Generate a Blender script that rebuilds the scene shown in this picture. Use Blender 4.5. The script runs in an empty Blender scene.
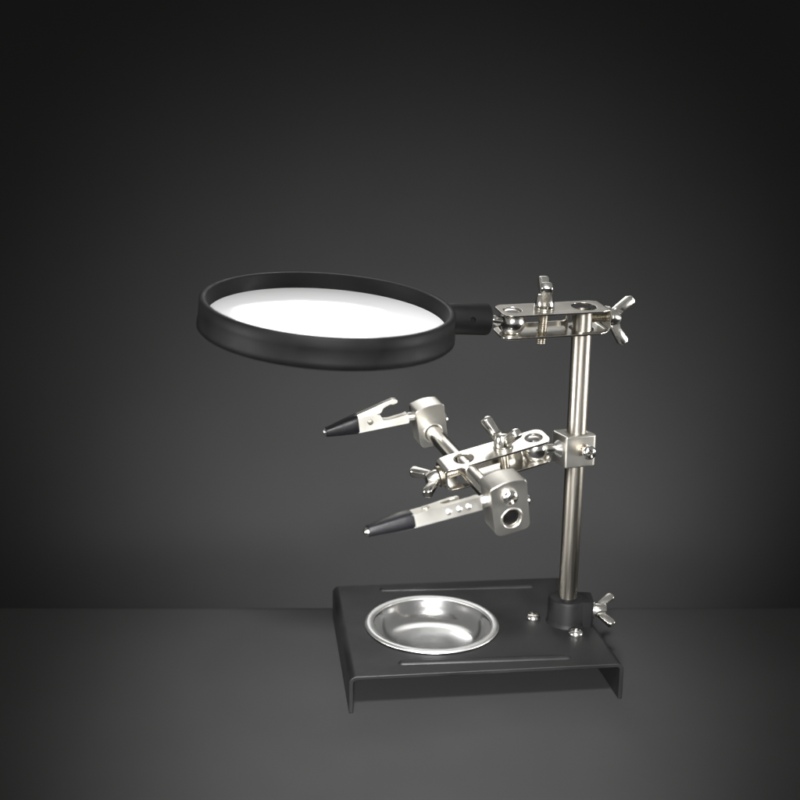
import bpy, bmesh, math, random
from mathutils import Vector, Matrix
random.seed(4)
S = 0.001                       # every length below is in millimetres
scene = bpy.context.scene
COL = scene.collection
V = Vector

# ------------------------------------------------------------------ frames
class F:
    """local frame: origin and three axes, lengths in mm"""
    def __init__(s, o, x, y, z):
        s.o, s.x, s.y, s.z = V(o), V(x).normalized(), V(y).normalized(), V(z).normalized()
    def p(s, a, b=0.0, c=0.0):
        return s.o + s.x * a + s.y * b + s.z * c
def frame_z(o, z, xhint):
    z = V(z).normalized(); x = V(xhint); x = (x - z * x.dot(z)).normalized()
    return F(o, x, z.cross(x), z)
W0 = F((0, 0, 0), (1, 0, 0), (0, 1, 0), (0, 0, 1))

# ------------------------------------------------------------------ shapes
def loft(bm, rings, cap=True, close=False):
    vs = [[bm.verts.new(p) for p in r] for r in rings]
    n = len(vs[0])
    pairs = list(zip(vs[:-1], vs[1:])) + ([(vs[-1], vs[0])] if close else [])
    for a, b in pairs:
        for i in range(n):
            j = (i + 1) % n
            bm.faces.new((a[i], a[j], b[j], b[i]))
    if cap and not close:
        bm.faces.new(vs[0][::-1]); bm.faces.new(vs[-1])
def lathe(bm, f, prof, seg=48, close=False):
    """prof: (radius, height) along the frame's z; radius 0 ends close by caps"""
    rings = []
    for r, h in prof:
        r = max(r, 0.02)
        rings.append([f.p(r * math.cos(2 * math.pi * k / seg), r * math.sin(2 * math.pi * k / seg), h) for k in range(seg)])
    loft(bm, rings, cap=True, close=close)
def rod(bm, a, b, r, r2=None, seg=32):
    a, b = V(a), V(b); d = b - a
    f = frame_z(a, d, (0.31, 0.87, 0.4))
    lathe(bm, f, [(r, 0), (r if r2 is None else r2, d.length)], seg)
def box(bm, f, x0, x1, y0, y1, z0, z1):
    loft(bm, [[f.p(x0, y0, z), f.p(x1, y0, z), f.p(x1, y1, z), f.p(x0, y1, z)] for z in (z0, z1)])
def prism(bm, f, pts, z0, z1):
    loft(bm, [[f.p(x, y, z) for x, y in pts] for z in (z0, z1)])
def ball(bm, c, r, seg=40, rng=20):
    f = F(c, (1, 0, 0), (0, 1, 0), (0, 0, 1))
    lathe(bm, f, [(r * math.sin(math.pi * k / rng), -r * math.cos(math.pi * k / rng)) for k in range(rng + 1)], seg)
def rounded(pts, rs, n=6):
    """round the corners of a 2-D polygon"""
    out = []; m = len(pts)
    if not isinstance(rs, (list, tuple)): rs = [rs] * m
    for i in range(m):
        p0, p1, p2 = V((*pts[i - 1], 0)), V((*pts[i], 0)), V((*pts[(i + 1) % m], 0))
        a, b = (p0 - p1), (p2 - p1); r = rs[i]
        if r <= 0: out.append((p1.x, p1.y)); continue
        ang = a.angle(b); t = min(r / math.tan(ang / 2), a.length * .49, b.length * .49)
        r = t * math.tan(ang / 2)
        a.normalize(); b.normalize()
        c = p1 + (a + b).normalized() * (r / math.sin(ang / 2))
        s, e = p1 + a * t - c, p1 + b * t - c
        for k in range(n + 1):
            u = k / n; w = s.angle(e)
            if w < 1e-6: q = s
            else: q = (s * math.sin((1 - u) * w) + e * math.sin(u * w)) / math.sin(w)
            out.append((c.x + q.x, c.y + q.y))
    return out
def circ(x, y, r, n=32):
    return [(x + r * math.cos(2 * math.pi * k / n), y + r * math.sin(2 * math.pi * k / n)) for k in range(n)]

# ------------------------------------------------------------------ objects
WORLD = {}
def mesh_from(bm, name):
    bmesh.ops.recalc_face_normals(bm, faces=bm.faces)
    me = bpy.data.meshes.new(name); bm.to_mesh(me); bm.free(); return me
def cut(bm, cutters, op='DIFFERENCE'):
    """boolean on a bmesh, returns a new bmesh"""
    a = bpy.data.objects.new('work', mesh_from(bm, 'work')); COL.objects.link(a)
    tmp = []
    for c in cutters:
        o = bpy.data.objects.new('work_cut', mesh_from(c, 'work_cut')); COL.objects.link(o); tmp.append(o)
        m = a.modifiers.new('b', 'BOOLEAN'); m.operation = op; m.solver = 'EXACT'; m.object = o
    bpy.context.view_layer.update()
    ev = a.evaluated_get(bpy.context.evaluated_depsgraph_get())
    me = bpy.data.meshes.new_from_object(ev)
    out = bmesh.new(); out.from_mesh(me)
    for o in tmp + [a]:
        d = o.data; bpy.data.objects.remove(o); bpy.data.meshes.remove(d)
    bpy.data.meshes.remove(me)
    bmesh.ops.remove_doubles(out, verts=out.verts, dist=1e-3)
    bmesh.ops.dissolve_limit(out, angle_limit=math.radians(1), verts=out.verts, edges=out.edges)
    return out
def obj(name, bm, mat, parent=None, bevel=0.0, angle=38, seg=3, label=None):
    me = mesh_from(bm, name)
    n = len(me.vertices)
    lo = V([min(v.co[i] for v in me.vertices) for i in range(3)]); hi = V([max(v.co[i] for v in me.vertices) for i in range(3)])
    c = (lo + hi) / 2
    for v in me.vertices: v.co = (v.co - c) * S
    for p in me.polygons: p.use_smooth = True
    me.set_sharp_from_angle(angle=math.radians(angle))
    me.materials.append(mat)
    o = bpy.data.objects.new(name, me); COL.objects.link(o)
    w = c * S; WORLD[o.name] = w
    o.location = w - (WORLD[parent.name] if parent else V((0, 0, 0)))
    if parent: o.parent = parent
    if bevel > 0:
        m = o.modifiers.new('bevel', 'BEVEL'); m.width = bevel * S; m.segments = seg
        m.limit_method = 'ANGLE'; m.angle_limit = math.radians(angle); m.harden_normals = True
        m.use_clamp_overlap = True
    if label: o['label'] = label
    return o
def empty(name, loc, label, cat):
    o = bpy.data.objects.new(name, None); COL.objects.link(o); o.location = V(loc) * S
    o.empty_display_size = .02
    WORLD[o.name] = V(loc) * S; o['label'] = label; o['category'] = cat
    return o

# ------------------------------------------------------------------ materials
def mat_base(name):
    m = bpy.data.materials.new(name); m.use_nodes = True
    nt = m.node_tree; b = nt.nodes['Principled BSDF']
    return m, nt, b
def noise(nt, scale, detail=3.0, rough=.55, vec=None, stretch=None):
    tc = nt.nodes.new('ShaderNodeTexCoord'); mp = nt.nodes.new('ShaderNodeMapping')
    nt.links.new(tc.outputs['Object'], mp.inputs['Vector'])
    if stretch: mp.inputs['Scale'].default_value = stretch
    n = nt.nodes.new('ShaderNodeTexNoise'); n.inputs['Scale'].default_value = scale
    n.inputs['Detail'].default_value = detail; n.inputs['Roughness'].default_value = rough
    nt.links.new(mp.outputs['Vector'], n.inputs['Vector'])
    return n
def ramp(nt, src, lo, hi, a=.3, b=.7):
    r = nt.nodes.new('ShaderNodeMapRange'); r.inputs['From Min'].default_value = a; r.inputs['From Max'].default_value = b
    r.inputs['To Min'].default_value = lo; r.inputs['To Max'].default_value = hi
    nt.links.new(src, r.inputs['Value']); return r.outputs['Result']
def colramp(nt, src, c0, c1, a=.3, b=.7):
    r = nt.nodes.new('ShaderNodeValToRGB'); r.color_ramp.elements[0].position = a; r.color_ramp.elements[1].position = b
    r.color_ramp.elements[0].color = (*c0, 1); r.color_ramp.elements[1].color = (*c1, 1)
    nt.links.new(src, r.inputs['Fac']); return r.outputs['Color']
def bump(nt, b, src, dist, strength=1.0):
    n = nt.nodes.new('ShaderNodeBump'); n.inputs['Strength'].default_value = strength; n.inputs['Distance'].default_value = dist
    nt.links.new(src, n.inputs['Height']); nt.links.new(n.outputs['Normal'], b.inputs['Normal'])
def metal(name, c0, c1, r0, r1, scale=160, bdist=.00002, stretch=None, bscale=None):
    m, nt, b = mat_base(name)
    b.inputs['Metallic'].default_value = 1
    n = noise(nt, scale, 4, stretch=stretch)
    nt.links.new(colramp(nt, n.outputs['Fac'], c0, c1), b.inputs['Base Color'])
    nt.links.new(ramp(nt, n.outputs['Fac'], r0, r1), b.inputs['Roughness'])
    n2 = noise(nt, bscale or scale * 4, 3, stretch=stretch)
    bump(nt, b, n2.outputs['Fac'], bdist)
    return m
def paint(name, c0, c1, r0, r1, scale, bscale, bdist, spec=.5):
    m, nt, b = mat_base(name)
    n = noise(nt, scale, 4)
    nt.links.new(colramp(nt, n.outputs['Fac'], c0, c1), b.inputs['Base Color'])
    nt.links.new(ramp(nt, n.outputs['Fac'], r0, r1), b.inputs['Roughness'])
    b.inputs['Specular IOR Level'].default_value = spec
    n2 = noise(nt, bscale, 2)
    bump(nt, b, n2.outputs['Fac'], bdist)
    return m
M_NICKEL = metal('nickel_plate', (.79, .76, .70), (.85, .83, .775), .16, .23, 60, .00001)
M_SATIN = metal('satin_nickel', (.80, .775, .715), (.86, .84, .785), .29, .37, 70, .00001)
M_CAST = metal('cast_nickel', (.75, .73, .68), (.86, .84, .79), .15, .24, 200, .00006, bscale=500)
M_STEEL = metal('brushed_post_steel', (.15, .14, .122), (.36, .335, .295), .27, .42, 330, .00003, stretch=(1, 1, .03))
M_CHROME = metal('bright_screw_steel', (.78, .76, .72), (.88, .87, .84), .14, .22, 200, .00001)
M_THREAD = metal('dull_thread_steel', (.30, .27, .22), (.46, .42, .35), .25, .4, 300, .00002)
M_DISH = metal('polished_dish_steel', (.71, .71, .705), (.78, .78, .775), .16, .21, 40, .000004)
M_PLATE = paint('black_enamel', (.0045, .0045, .0048), (.0075, .0075, .0078), .38, .58, 38, 2600, .00005, .34)
M_PLASTIC = paint('black_plastic', (.004, .004, .0045), (.0065, .0065, .0072), .48, .60, 90, 1800, .00002, .16)
M_VINYL = paint('black_vinyl', (.005, .005, .006), (.007, .007, .0085), .32, .44, 120, 900, .00005, .22)
M_BORE_SHADE = paint('bore_shade_black', (.006, .006, .006), (.012, .011, .010), .6, .8, 200, 900, .00002, .2)  # near-black colour stands in for the shade inside the hollow rod
M_RIM = metal('satin_rim_steel', (.76, .76, .75), (.82, .82, .81), .34, .42, 80, .00001)
M_TABLE = paint('dark_table', (.028, .028, .028), (.032, .032, .032), .85, .95, 14, 900, .00002, .1)
M_WALL = paint('dark_backdrop', (.033, .033, .033), (.037, .037, .037), .85, .95, 5, 400, .00002, .1)
def lens_mat():
    m, nt, b = mat_base('glare_white_lens_glass')
    out = nt.nodes['Material Output']
    b.inputs['Base Color'].default_value = (.92, .925, .93, 1)  # white base colour stands in for glare on clear glass
    n = noise(nt, 45, 4)
    nt.links.new(ramp(nt, n.outputs['Fac'], .05, .11), b.inputs['Roughness'])
    b.inputs['IOR'].default_value = 1.52
    b.inputs['Transmission Weight'].default_value = .10
    b.inputs['Coat Weight'].default_value = .5
    b.inputs['Coat Roughness'].default_value = .05
    return m
M_LENS = lens_mat()

# ------------------------------------------------------------------ setting
def setting():
    az = .1345                                     # the table and the wall stand square to the line of sight
    ex, ey = V((math.cos(az), -math.sin(az), 0)), V((math.sin(az), math.cos(az), 0))
    bm = bmesh.new()
    at = .0997
    f = F((-25.8, 65.2, 0), (math.cos(at), -math.sin(at), 0), (math.sin(at), math.cos(at), 0), (0, 0, 1))
    r = 10.0; prof = []
    y_end = 3.5                                    # back edge, rounded over
    for k in range(13):
        t = math.radians(90 - 90 * k / 12)
        prof.append((y_end - r + r * math.cos(t), -r + r * math.sin(t)))
    prof += [(y_end, -38), (-900, -38), (-900, 0)]
    loft(bm, [[f.p(x, a, h) for a, h in prof] for x in (-1300, 1300)])
    o = obj('ground', bm, M_TABLE); o['kind'] = 'structure'
    bm = bmesh.new()
    g = F((0, 0, 0), ex, ey, (0, 0, 1))
    y0 = 830.0
    prof = [(y0, -900), (y0 + 20, -900), (y0 + 20, 476), (y0, 476)]
    loft(bm, [[g.p(x, a, h) for a, h in prof] for x in (-1700, 1700)])
    o = obj('backdrop', bm, M_WALL, bevel=2); o['kind'] = 'structure'
setting()

# ------------------------------------------------------------------ small hardware
def wing_nut(parent, o, axis, wing, mat=None, name='wing_nut', k=1.0, thick=4.2):
    """a cast wing nut sitting at o, pointing along axis, wings along wing"""
    f = frame_z(o, axis, wing)
    bm = bmesh.new()
    lathe(bm, f, [(3.9 * k, 0), (4.6 * k, .3), (4.6 * k, 1.6), (4.1 * k, 3.2), (3.4 * k, 5.2), (2.9 * k, 5.8), (0, 5.9)], 28)
    side = [(1.0, .8), (4.4, 1.0), (12.4, 8.4), (13.0, 10.4), (11.0, 12.8), (9.0, 12.7), (3.4, 6.6), (1.0, 5.6)]
    for s in (1, -1):
        fw = F(f.o, f.x * s, f.z, f.y)
        pts = rounded([(x * k, y * k) for x, y in side], [0, 1.2, 1.6, 1.4, 1.4, 1.6, 2, 0], 4)
        rings = []
        for z, q in ((-.5, .80), (-.44, .91), (-.3, .98), (-.12, 1), (.12, 1), (.3, .98), (.44, .91), (.5, .80)):
            cx = sum(p[0] for p in pts) / len(pts); cy = sum(p[1] for p in pts) / len(pts)
            rings.append([fw.p(cx + (x - cx) * q, cy + (y - cy) * q, z * thick * k * (1 + .04 * (x - 6))) for x, y in pts])
        loft(bm, rings)
    return obj(name, bm, mat or M_CAST, parent, angle=50)
def washer(parent, o, axis, r, h, mat=None):
    bm = bmesh.new(); f = frame_z(o, axis, (.3, .5, .8))
    lathe(bm, f, [(r, 0), (r, h)], 32)
    return obj('washer', bm, mat or M_CHROME, parent, bevel=.25)
def thread(bm, a, b, r=2.2, pitch=.9):
    a, b = V(a), V(b); L = (b - a).length
    f = frame_z(a, b - a, (.31, .87, .4)); prof = [(r * .8, 0)]
    n = int(L / pitch)
    for i in range(n):
        prof += [(r * .84, i * pitch + .1), (r, i * pitch + pitch * .45), (r, i * pitch + pitch * .6)]
    prof += [(r * .8, L - .05), (r * .6, L + .5)]
    lathe(bm, f, prof, 24)
def pan_screw(parent, o, axis, r, h, spin=.4, name='screw', mat=None):
    """domed screw head with a cross recess"""
    f = frame_z(o, axis, (math.cos(spin), math.sin(spin) * .8, .35))
    bm = bmesh.new()
    prof = [(r * .93, 0), (r, .18 * h), (r, .42 * h), (r * .93, .68 * h), (r * .72, .9 * h), (r * .4, .985 * h), (0, h)]
    lathe(bm, f, prof, 32)
    c1 = bmesh.new(); box(c1, f, -r * .62, r * .62, -r * .13, r * .13, h * .5, h * 1.4)
    c2 = bmesh.new(); box(c2, f, -r * .13, r * .13, -r * .62, r * .62, h * .5, h * 1.4)
    bm = cut(bm, [c1, c2])
    return obj(name, bm, mat or M_CHROME, parent, bevel=.12, angle=45, seg=2)

# ------------------------------------------------------------------ the stand
PX, PY = 50.7, -4.4
H = 18.3                                           # top of the base plate
stand = empty('magnifier_stand', (0, 0, 0), 'black and nickel soldering stand with round magnifying lens, steel post and two clips', 'magnifier stand')

# base plate: one sheet bent down at both ends
DISH = (-18.5, -1.0, 33.9)
def base_plate():
    bm = bmesh.new()
    t, R, hw = 2.0, 3.6, 65.0
    prof = [(-hw, 0)]
    for k in range(9):
        a = math.radians(180 - 90 * k / 8); prof.append((-hw + R + R * math.cos(a), H - R + R * math.sin(a)))
    for k in range(9):
        a = math.radians(90 - 90 * k / 8); prof.append((hw - R + R * math.cos(a), H - R + R * math.sin(a)))
    prof += [(hw, 0), (hw - t, 0)]
    ri = R - t
    for k in range(9):
        a = math.radians(0 + 90 * k / 8); prof.append((hw - R + ri * math.cos(a), H - R + ri * math.sin(a)))
    for k in range(9):
        a = math.radians(90 + 90 * k / 8); prof.append((-hw + R + ri * math.cos(a), H - R + ri * math.sin(a)))
    prof.append((-hw + t, 0))
    loft(bm, [[V((x, y, z)) for x, z in prof] for y in (-52.75, 52.75)])
    c = bmesh.new(); lathe(c, F((DISH[0], DISH[1], 0), (1, 0, 0), (0, 1, 0), (0, 0, 1)), [(31.3, H - 8), (31.3, H + 8)], 72)
    bm = cut(bm, [c])
    base = obj('base_plate', bm, M_PLATE, stand, bevel=.45, angle=40)
    for (a, b) in (((-40, 45.2), (45.2, 41.6)), ((-41, -41.6), (41.5, -44.2))):
        # a stiffening ridge pressed up out of the sheet: long rounded bump
        a, b = V((*a, H)), V((*b, H)); d = (b - a).normalized(); n = V((-d.y, d.x, 0))
        L = (b - a).length; bm = bmesh.new(); rings = []
        for s in (0, .15, .6, 1.2, 2.0, L / 2, L - 2.0, L - 1.2, L - .6, L - .15, L):
            e = min(s, L - s); q = math.sqrt(max(0.0, 1 - (1 - min(e, 2.0) / 2.0) ** 2)) if e < 2 else 1.0
            q = max(q, .05)
            rings.append([a + d * s + n * (2.0 * q * math.cos(w)) + V((0, 0, -.25 + 1.35 * q * math.sin(w))) for w in [math.pi * 2 * i / 20 for i in range(20)]])
        loft(bm, rings)
        obj('ridge', bm, M_PLATE, base, angle=60)
    pan_screw(base, (34.3, 0, H), (0, 0, 1), 3.7, 2.9, .3)
    pan_screw(base, (50.8, -20.6, H), (0, 0, 1), 3.7, 2.9, 1.2)
    return base
base_plate()

# solder dish lying in the hole of the plate: a thing of its own
def dish():
    bm = bmesh.new(); f = F((DISH[0], DISH[1], H), (1, 0, 0), (0, 1, 0), (0, 0, 1))
    R = DISH[2]
    bowl = [(29.9, .75), (29.5, .3), (29.0, -.6), (28.3, -2.2), (27.2, -4.2), (25.6, -6.2), (23.4, -7.8), (20.6, -8.9), (17, -9.5), (10, -9.8), (0, -9.9)]
    under = [(0, -10.6), (10, -10.5), (17, -10.2), (21, -9.6), (24, -8.4), (26.4, -6.6), (28.1, -4.4), (29.2, -2.2), (29.9, -.3), (30.6, .2), (30.6, .6)]
    lathe(bm, f, bowl + under, 96, close=True)
    o = obj('solder_dish', bm, M_DISH, None, angle=80)
    rim = [(R - .5, .12), (R, .5), (R - .15, 1.0), (R - .7, 1.45), (R - 1.4, 1.65), (R - 2.6, 1.55), (R - 3.6, 1.25), (R - 4.1, .85), (R - 4.1, .4), (R - 3, .15)]
    bm = bmesh.new(); lathe(bm, f, rim, 128, close=True); obj('rim', bm, M_RIM, o, angle=60)
    o['label'] = 'shallow round polished steel dish sunk in the black base plate'; o['category'] = 'dish'
dish()

# socket that holds the post
def socket():
    bm = bmesh.new()
    f = F((PX, PY, H), (1, 0, 0), (0, 1, 0), (0, 0, 1))
    lathe(bm, f, [(10.6, 0), (10.2, .8), (9.8, 2.2), (9.7, 12.2), (9.3, 13.1), (8.4, 13.6), (0, 13.6)], 56)
    c = bmesh.new(); lug = F((PX, PY, H), (.985, -.17, 0), (.17, .985, 0), (0, 0, 1))
    prism(c, lug, rounded([(0, -6.8), (12.6, -6.8), (12.6, 6.8), (0, 6.8)], [0, 1.4, 1.4, 0], 5), .0, 13.4)
    bm = cut(bm, [c], 'UNION')
    so = obj('post_socket', bm, M_PLASTIC, stand, bevel=.7, angle=40)
    o = lug.p(12.6, 0, 6.8)
    b2 = bmesh.new(); thread(b2, o - lug.x * 1, o + lug.x * 4, 2.4); obj('stud', b2, M_CHROME, so)
    washer(so, o + lug.x * .1, lug.x, 4.3, 1.2)
    wing_nut(so, o + lug.x * 1.6, lug.x + V((0, -.12, .05)), (.25, -.85, -.40), k=.78, thick=3.8)
socket()
bm = bmesh.new(); lathe(bm, F((PX, PY, 0), (1, 0, 0), (0, 1, 0), (0, 0, 1)), [(3.9, H + 6), (4.75, H + 6), (4.75, 179.0), (4.6, 179.4), (3.9, 179.4), (3.7, 178.9)], 56, close=True)
obj('post', bm, M_STEEL, stand, angle=40)

# clamp bracket: a folded channel with a slotted back, shared by the upper and the lower arm
def bracket(O, a, b, c, w, hr):
    """a: along the arm from the rod hole (0) to the ball (38); b: across, towards the viewer; c: up"""
    f = F(O, a, b, c)
    g, t = 12.0, 1.0
    s0, s1 = -12.2, 43.2
    R = 2.6; prof = []
    prof.append((s1, 0))
    for k in range(7):
        t_ = math.radians(90 + 90 * k / 6); prof.append((s0 + R + R * math.cos(t_), -R + R * math.sin(t_)))
    for k in range(7):
        t_ = math.radians(180 + 90 * k / 6); prof.append((s0 + R + R * math.cos(t_), -g + R + R * math.sin(t_)))
    prof += [(s1, -g), (s1, -g + t)]
    r = R - t
    for k in range(7):
        t_ = math.radians(270 - 90 * k / 6); prof.append((s0 + R + r * math.cos(t_), -g + R + r * math.sin(t_)))
    for k in range(7):
        t_ = math.radians(180 - 90 * k / 6); prof.append((s0 + R + r * math.cos(t_), -R + r * math.sin(t_)))
    prof.append((s1, -t))
    bm = bmesh.new()
    loft(bm, [[f.p(s, v, h) for s, h in prof] for v in (-w / 2, w / 2)])
    cs = []
    def hole(s, rr):
        q = bmesh.new(); lathe(q, F(f.p(s, 0, -g - 3), f.x, f.y, f.z), [(rr, 0), (rr, g + 6)], 40); cs.append(q)
    hole(0, hr); hole(36.6, 4.4); hole(20.5, 2.5)
    # trim the plan outline: rounded free end, narrowed folded end
    keep = bmesh.new()
    prism(keep, f, rounded([(s1, -w / 2), (s1, w / 2), (s0 + 6, w / 2), (s0 - 1, 5.6), (s0 - 1, -5.6), (s0 + 6, -w / 2)], [4.2, 4.2, 3, 0, 0, 3], 6), -g - 4, 4)
    bm = cut(bm, [keep], 'INTERSECT')
    q = bmesh.new(); rod(q, f.p(s0 - 3, 0, -g / 2), f.p(s0 + 3, 0, -g / 2), 2.4); cs.append(q)
    bm = cut(bm, cs)
    # slotted back
    bk = bmesh.new(); box(bk, f, 3.5, 33.0, -w / 2 + .05, -w / 2 + 1.0, -g + t * .6, -t * .6)
    sl = bmesh.new(); prism(sl, F(O, f.x, f.z, f.y), rounded([(5.0, -g + 2.4), (29.0, -g + 2.4), (29.0, -g + 6.0), (5.0, -g + 6.0)], 1.75, 6), -w / 2 - 2, -w / 2 + 3)
    bk = cut(bk, [sl])
    me = mesh_from(bk, 'tmp'); bm.from_mesh(me); bpy.data.meshes.remove(me)
    o = obj('clamp_bracket', bm, M_NICKEL, stand, bevel=.28, angle=40, seg=2)
    return o, f

# ---- upper arm
ua = V((-.989, -.149, -.02)); ub = V((.15, -.973, -.175)); UO = V((PX, PY, 181.1)) + ub * 1.2; uc = ub.cross(ua); uc = uc if uc.z > 0 else -uc
ub = ua.cross(uc); ub = ub if ub.y < 0 else -ub
up_br, uf = bracket(UO, ua, ub, uc, 17.0, 6.0)
UB = uf.p(36.6, 0, -6.0)                           # ball centre
def bolt_stack(parent, f, s, wing, below=-17.5, k=1.0, lean=0.0):
    bm = bmesh.new(); thread(bm, f.p(s, 0, below), f.p(s, 0, 4), 2.25); obj('bolt', bm, M_THREAD, parent)
    washer(parent, f.p(s, 0, .02), f.z, 4.9, .9, M_CAST)
    wing_nut(parent, f.p(s, 0, 1.0), f.z + f.y * lean, wing, k=k)
bolt_stack(up_br, uf, 20.5, (.19, .98, 0), k=1.02, lean=-.16)
o = uf.p(-12.2, 0, -6.0)
bm = bmesh.new(); thread(bm, o + ua * 14, o - ua * 5, 2.2); obj('bolt', bm, M_THREAD, up_br)
washer(up_br, o - ua * .02, -ua, 5.4, 1.4, M_CAST)
wing_nut(up_br, o - ua * 1.5, -ua - uc * .25, uc - ub * .35 - ua * .25, k=.95)

# ---- the lens in its black frame
n = V((.06, -.12, 1)).normalized()
RC = V((-72, -22, 185.9)); RR = 57.1; RH = 13.4
LM = RC - n * (RH / 2)
hd = (UB - LM); hd = (hd - n * hd.dot(n)).normalized()
lf = F(RC, hd, n.cross(hd), n)
bm = bmesh.new()
prof = [(RR - 2.9, -.35), (RR - 2.4, 0), (RR - .7, 0), (RR, -.6), (RR + .15, -5), (RR + .35, -9.6), (RR + .7, -10.4), (RR + .8, -RH + .6), (RR + .2, -RH), (RR - 2.2, -RH),
        (RR - 2.6, -RH + .5), (RR - 2.6, -9.2), (RR - 4.6, -9.2), (RR - 4.6, -7.7), (RR - 3.4, -7.6), (RR - 3.2, -6.6)]
lathe(bm, lf, prof, 160, close=True)
frame = obj('lens_frame', bm, M_PLASTIC, stand, angle=50)
bm = bmesh.new(); rl = RR - 3.6; sag = .7; sag2 = 5.0
prof = [(0, -7.4 + sag)] + [(rl * k / 16, -7.4 + sag * (1 - (k / 16) ** 2)) for k in range(1, 17)] + [(rl * k / 16, -8.6 - sag2 * (1 - (k / 16) ** 2)) for k in range(16, 0, -1)] + [(0, -8.6 - sag2)]
lathe(bm, lf, prof, 128)
obj('lens', bm, M_LENS, frame, angle=40, label='round magnifying lens with painted white glare')
bm = bmesh.new()
hf = frame_z(LM, hd, n)
lathe(bm, hf, [(7.0, RR - 1.2), (7.3, RR + 2), (7.35, RR + 8), (7.45, 74.8), (7.1, 76.0), (6.0, 76.6), (2.2, 76.6)], 40)
q = bmesh.new(); ff = frame_z(hf.p(0, 0, 68), (-.1, -1, .1), hd); lathe(q, ff, [(1.3, 5), (1.3, 12)], 20)
bm = cut(bm, [q])
obj('handle', bm, M_PLASTIC, frame, bevel=.4, angle=40)
bm = bmesh.new(); ball(bm, UB, 6.6)
hs = hf.p(0, 0, 76.0); dd = (UB - hs).normalized()
rod(bm, hs - dd * 2, UB - dd * 4, 2.1, 2.6, 28); rod(bm, hs - dd * .3, hs + dd * 2.2, 3.4, 2.6, 28)
obj('ball_stem', bm, M_CHROME, stand, angle=50)

# ---- collar on the post
cx_, cy_ = V((.974, .225, 0)), V((-.225, .974, 0))
cf = F((PX, PY, 110.5), cx_, cy_, (0, 0, 1))
bm = bmesh.new()
prism(bm, cf, rounded([(-9.6, -7.6), (7.6, -7.6), (7.6, 7.6), (-9.6, 7.6)], [.9, 2.2, 2.2, 2.2], 6), -8, 8)
q = bmesh.new(); rod(q, (PX, PY, 90), (PX, PY, 130), 4.9, seg=48)
bm = cut(bm, [q])
collar = obj('collar', bm, M_SATIN, stand, bevel=1.0, angle=40, seg=4)
so = cf.p(-.2, -7.6, 1.2); bm = bmesh.new(); lathe(bm, frame_z(so, -cy_, (1, 0, .2)), [(3.1, 0), (3.1, 1.2), (2.2, 1.5), (2.2, 5)], 28)
obj('stud', bm, M_THREAD, collar, bevel=.2)
pan_screw(collar, so - cy_ * 5.0, -cy_, 3.5, 3.0, .2)

# ---- lower arm
LO = V((27.444, -11.367, 118.0)); la = V((-.963, -.171, -.209)).normalized(); lb = V((.213, -.957, -.197)); lb = (lb - la * lb.dot(la)).normalized()
lc = la.cross(lb); lc = lc if lc.z > 0 else -lc
LR = LO + la * 36.6                                 # rod hole
low_br, lw = bracket(LR, -la, lb, lc, 14.2, 4.9)
LB = lw.p(36.6, 0, -6.0)
bolt_stack(low_br, lw, 20.5, (-.50, .86, 0), below=-16.5, k=.95)
o = lw.p(-12.2, 0, -6.0)
bm = bmesh.new(); thread(bm, o - la * 10, o + la * 5, 2.2); obj('bolt', bm, M_THREAD, low_br)
washer(low_br, o + la * .02, la, 5.2, 1.6, M_THREAD)
wing_nut(low_br, o + la * 1.7, la, lb - lc * .1, k=.86)
bm = bmesh.new(); ball(bm, LB, 6.6)
cs = cf.p(-9.6, 0, .5); dd = (LB - cs).normalized()
rod(bm, cs - dd * .6, LB - dd * 4, 2.6, 2.3, 28); rod(bm, cs - dd * .8, cs + dd * 2.5, 5.2, 2.7, 28)
obj('ball_stem', bm, M_CHROME, stand, angle=50)

# ---- cross rod with its two end blocks
P0 = V((-7.06, -16.8, 106.29)) - lc * .7
rd = V((.204, -.968, -.145)).normalized()
bm = bmesh.new()
rfm = frame_z(P0, rd, lc)
lathe(bm, rfm, [(3.5, -54), (4.0, -54), (4.0, 52.4), (3.9, 52.7), (3.6, 52.7), (3.5, 52.3)], 40, close=True)
crod = obj('cross_rod', bm, M_NICKEL, stand, angle=40)
bm = bmesh.new(); lathe(bm, rfm, [(3.4, 52.0), (3.4, 36), (0, 36), (0, 35), (3.49, 35), (3.49, 52.2)], 40, close=True)  # added lining, its dark colour is the shade of the rod's mouth
obj('bore_shade_lining', bm, M_BORE_SHADE, crod, angle=40)
be = -la; be = (be - rd * be.dot(rd)).normalized(); bu = rd.cross(be); bu = bu if bu.z > 0 else -bu
def end_block(t0, t1, kx=1.0, ky=1.0):
    f = F(P0, be, bu, rd)
    body = [(-7.6, -7.3), (7.4, -7.3), (7.8, 14.2)] + [(7.8 - 15.4 * i / 6, 14.2 + 1.2 * math.sin(math.pi * i / 6)) for i in range(1, 6)] + [(-7.7, 14.3)]
    out = rounded(body, [3.6, 2.6, 3.2, 0, 0, 0, 0, 0, 2.4], 6)
    out = [(a * kx, b * (ky if b > 0 else 1)) for a, b in out]
    bm = bmesh.new(); prism(bm, f, out, t0, t1)
    q = bmesh.new(); lathe(q, f, [(4.25, t0 - 4), (4.25, t1 + 4)], 40)
    bm = cut(bm, [q])
    lathe(bm, f, [(4.26, t1 - .4), (5.3, t1 - .4), (5.25, t1 + .1), (4.95, t1 + .3), (4.6, t1 + .3), (4.26, t1 + .1)], 48, close=True)
    o = obj('end_block', bm, M_SATIN, stand, bevel=.8, angle=35, seg=4)
    m = (t0 + t1) / 2
    pan_screw(o, f.p(7.5 * kx, 3.4, m), be, 3.1, 3.0, .9)
    return o, f
far_b, bf = end_block(-53.5, -42.5)
near_b, _ = end_block(42.0, 53.8, 1.1, 1.18)
pan_screw(near_b, bf.p(-.2, 11.2, 53.8), rd, 3.6, 3.2, .5)

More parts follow.
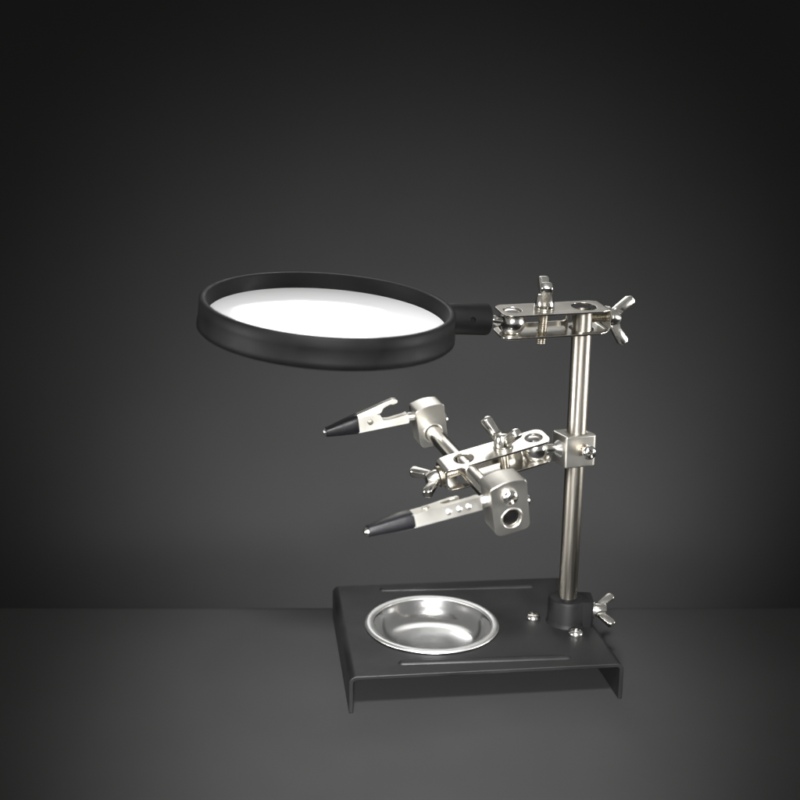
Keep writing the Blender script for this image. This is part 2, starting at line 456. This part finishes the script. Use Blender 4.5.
# ---- alligator clips
def clip(tail, tip, up, label, dots=False, tk=1.0):
    tail, tip = V(tail), V(tip)
    x = (tip - tail).normalized(); u = V(up); u = (u - x * u.dot(x)).normalized()
    k = (tip - tail).length / 50.0; kt = k * tk
    f = F(tail, x, u, x.cross(u))
    def P(l): return [(a * k, b * k) for a, b in l]
    body = rounded(P([(2.0, -2.7), (31.5, -4.0), (33.5, -2.5), (33.5, 3.6), (30, 4.8), (22.5, 5.4), (18.2, 4.6), (16.8, 1.2), (13, .9), (5.2, 2.0), (2.0, 3.0)]), [.8, .5, .5, .5, 1, 2, 1, 1.5, 2, 2, .8], 4)
    bm = bmesh.new(); prism(bm, f, body, -3.2 * kt, 3.2 * kt)
    hol = bmesh.new(); prism(hol, f, P([(3, -1.9), (30, -3.2), (30, 9), (3, 9)]), -2.5 * kt, 2.5 * kt)
    bm = cut(bm, [hol])
    # crimped barrel at the tail and its pin into the block
    lathe(bm, frame_z(f.p(-3.5 * k, .2 * k, 0), x, u), [(1.9 * k, 0), (2.5 * k, .5 * k), (2.5 * k, 4.5 * k), (2.1 * k, 6 * k), (2.3 * k, 7.5 * k)], 24)
    if dots:                                       # three pressed pips along the bottom of the channel
        for xx in (8, 12, 16.5):
            lathe(bm, frame_z(f.p(xx * k, -2.75 * k - (xx - 2) * .044 * k, 0), -f.y, f.x), [(1.25 * k, -.3), (1.25 * k, .15), (.9 * k, .45), (0, .6)], 20)
    o = obj('alligator_clip', bm, M_SATIN, stand, bevel=.3, angle=40, seg=2, label=label)
    # metal nose inside the sleeve, its end showing
    bm = bmesh.new(); rings = []
    for xx, hh, ww, yy in ((30, 3.0, 2.4, .6), (40, 2.6, 2.0, -.4), (48.4, 2.3, 2.0, -1.2), (50.2, 2.25, 2.0, -1.3), (50.9, 1.9, 1.6, -1.3), (51.2, 1.2, 1.0, -1.3)):
        rings.append([f.p(k * xx, k * (yy + hh * math.sin(w)), kt * ww * math.cos(w)) for w in [2 * math.pi * i / 20 for i in range(20)]])
    loft(bm, rings); obj('jaw_tip', bm, M_CHROME, o, angle=50)
    # pressed lever
    lev = rounded(P([(33, 3.5), (33, 6.0), (24, 8.4), (15.8, 10.9), (10.2, 12.3), (7.4, 12.0), (7.2, 9.8), (9.4, 9.0), (12, 9.3), (15.6, 7.8), (17.4, 5.2), (22, 4.2)]), [.4, .5, 4, 4, 1.2, 1.1, 1.1, 1.2, 2, 2, 1, 1], 4)
    bm = bmesh.new(); prism(bm, f, lev, -2.45 * kt, 2.45 * kt); obj('lever', bm, M_SATIN, o, bevel=.6, angle=40, seg=3)
    # rivet through the pivot
    bm = bmesh.new()
    lathe(bm, frame_z(f.p(24.2 * k, 1.3 * k, -3.8 * kt), f.z, f.x), [(.9 * k, 0), (1.5 * k, .1 * k), (1.7 * k, .6 * k), (1.7 * k, 7.0 * kt), (1.5 * k, 7.5 * kt), (.9 * k, 7.6 * kt), (.8 * k, 7.1 * kt), (0, 7.1 * kt)], 24)
    obj('rivet', bm, M_THREAD, o, angle=40)
    # vinyl sleeve over the jaws
    bm = bmesh.new(); rings = []
    for xx, lo, hi, ww in ((31.2, -4.5, 6.4, 3.95), (31.0, -4.7, 6.6, 4.2), (31.6, -4.8, 6.6, 4.3), (35, -4.7, 5.7, 4.1), (41, -4.5, 3.9, 3.5), (46, -4.2, 2.3, 2.9), (49.0, -4.0, 1.5, 2.7), (49.6, -3.9, 1.4, 2.6), (49.8, -3.7, 1.2, 2.4), (49.7, -3.3, .8, 2.0)):
        cy = (lo + hi) / 2; hh = (hi - lo) / 2
        ring = []
        for i in range(32):
            w = 2 * math.pi * i / 32; cw, sw = math.cos(w), math.sin(w)
            q = (abs(cw) ** 3 + abs(sw) ** 3) ** (-1 / 3)
            ring.append(f.p(k * xx, k * (cy + hh * q * sw), kt * ww * q * cw))
        rings.append(ring)
    loft(bm, rings); obj('tip_sleeve', bm, M_VINYL, o, angle=50)
    return o, f, k
c1 = bf.p(-8.6, 9.6, -48); c2 = bf.p(-9.4, 9.0, 48)
clip(c1, (-70.9, 24, 114.6), (-.05, .0, 1), 'rear alligator clip with its lever standing up')
clip(c2, (-60.0, -75, 96.6), (.1, 1, -.10), 'front alligator clip turned on its side', True, .84)

# ------------------------------------------------------------------ camera
cam = bpy.data.cameras.new('camera'); co = bpy.data.objects.new('camera', cam); COL.objects.link(co)
r = V((0.99130339, -0.13085751, 0.01392458)); u = V((0.01633184, 0.22733052, 0.97368070)); fw = V((0.13057891, 0.96498557, -0.22749066))
m = Matrix(((r.x, u.x, -fw.x), (r.y, u.y, -fw.y), (r.z, u.z, -fw.z))).to_4x4()
m.translation = V((-104.5687, -504.6311, 254.077)) * S
co.matrix_world = m
cam.sensor_width = 36; cam.lens = 1086.814 / 800 * 36; cam.dof.use_dof = True; cam.dof.focus_distance = .52; cam.dof.aperture_fstop = 7.5
cam.clip_start = .01; cam.clip_end = 50
scene.camera = co

# ------------------------------------------------------------------ lamps
def aim(o, loc, tgt):
    o.location = V(loc) * S; o.rotation_euler = (V(tgt) - V(loc)).to_track_quat('-Z', 'Y').to_euler()
def area(name, loc, tgt, sx, sy, power, col=(1, 1, 1), spread=180):
    l = bpy.data.lights.new(name, 'AREA'); l.shape = 'RECTANGLE'; l.size = sx * S; l.size_y = sy * S
    l.energy = power; l.color = col; l.spread = math.radians(spread)
    o = bpy.data.objects.new(name, l); COL.objects.link(o); aim(o, loc, tgt); return o
def spot(name, loc, tgt, deg, power, soft, blend=1.0):
    l = bpy.data.lights.new(name, 'SPOT'); l.energy = power; l.spot_size = math.radians(deg); l.spot_blend = blend
    l.shadow_soft_size = soft * S
    o = bpy.data.objects.new(name, l); COL.objects.link(o); aim(o, loc, tgt); return o
area('strip_fill_lens', (-8, 840, 575), (-40, 0, 180), 205, 190, .032, (1, 1, 1), 40)  # unseen lamp added to be mirrored as white in the lens
area('softbox_back', (120, 760, 900), (20, 0, 150), 1000, 420, .19, (1, .985, .95), 50)
area('softbox_left', (-680, -190, 175), (0, -10, 150), 420, 240, .32, (1, .985, .95), 24)
area('softbox_right', (700, -170, 170), (30, -10, 150), 300, 220, .19, (1, .985, .95), 24)
area('softbox_front', (-60, -950, 420), (0, 0, 130), 600, 200, .27, (1, .985, .95), 30)
spot('spot_table', (-110, -570, 205), (-36, -30, 0), 38, 37.0, 30)
spot('spot_top', (-130, -560, 820), (-26, -15, 0), 22, 66.0, 60)
spot('spot_fill_lens', (-110, -60, 760), (-72, -22, 180), 18, 4.0, 30)  # added out of view to brighten the lens alone
spot('spot_backdrop', (85, 20, -330), (115, 830, -170), 74, 42.0, 60)

w = bpy.data.worlds.new('World'); scene.world = w; w.use_nodes = True
w.node_tree.nodes['Background'].inputs['Color'].default_value = (1, .99, .97, 1)
w.node_tree.nodes['Background'].inputs['Strength'].default_value = .20
scene.view_settings.view_transform = 'Standard'; scene.view_settings.look = 'None'
scene.view_settings.exposure = 0; scene.view_settings.gamma = 1
scene.cycles.max_bounces = 10; scene.cycles.sample_clamp_indirect = 6
scene.cycles.use_denoising = True
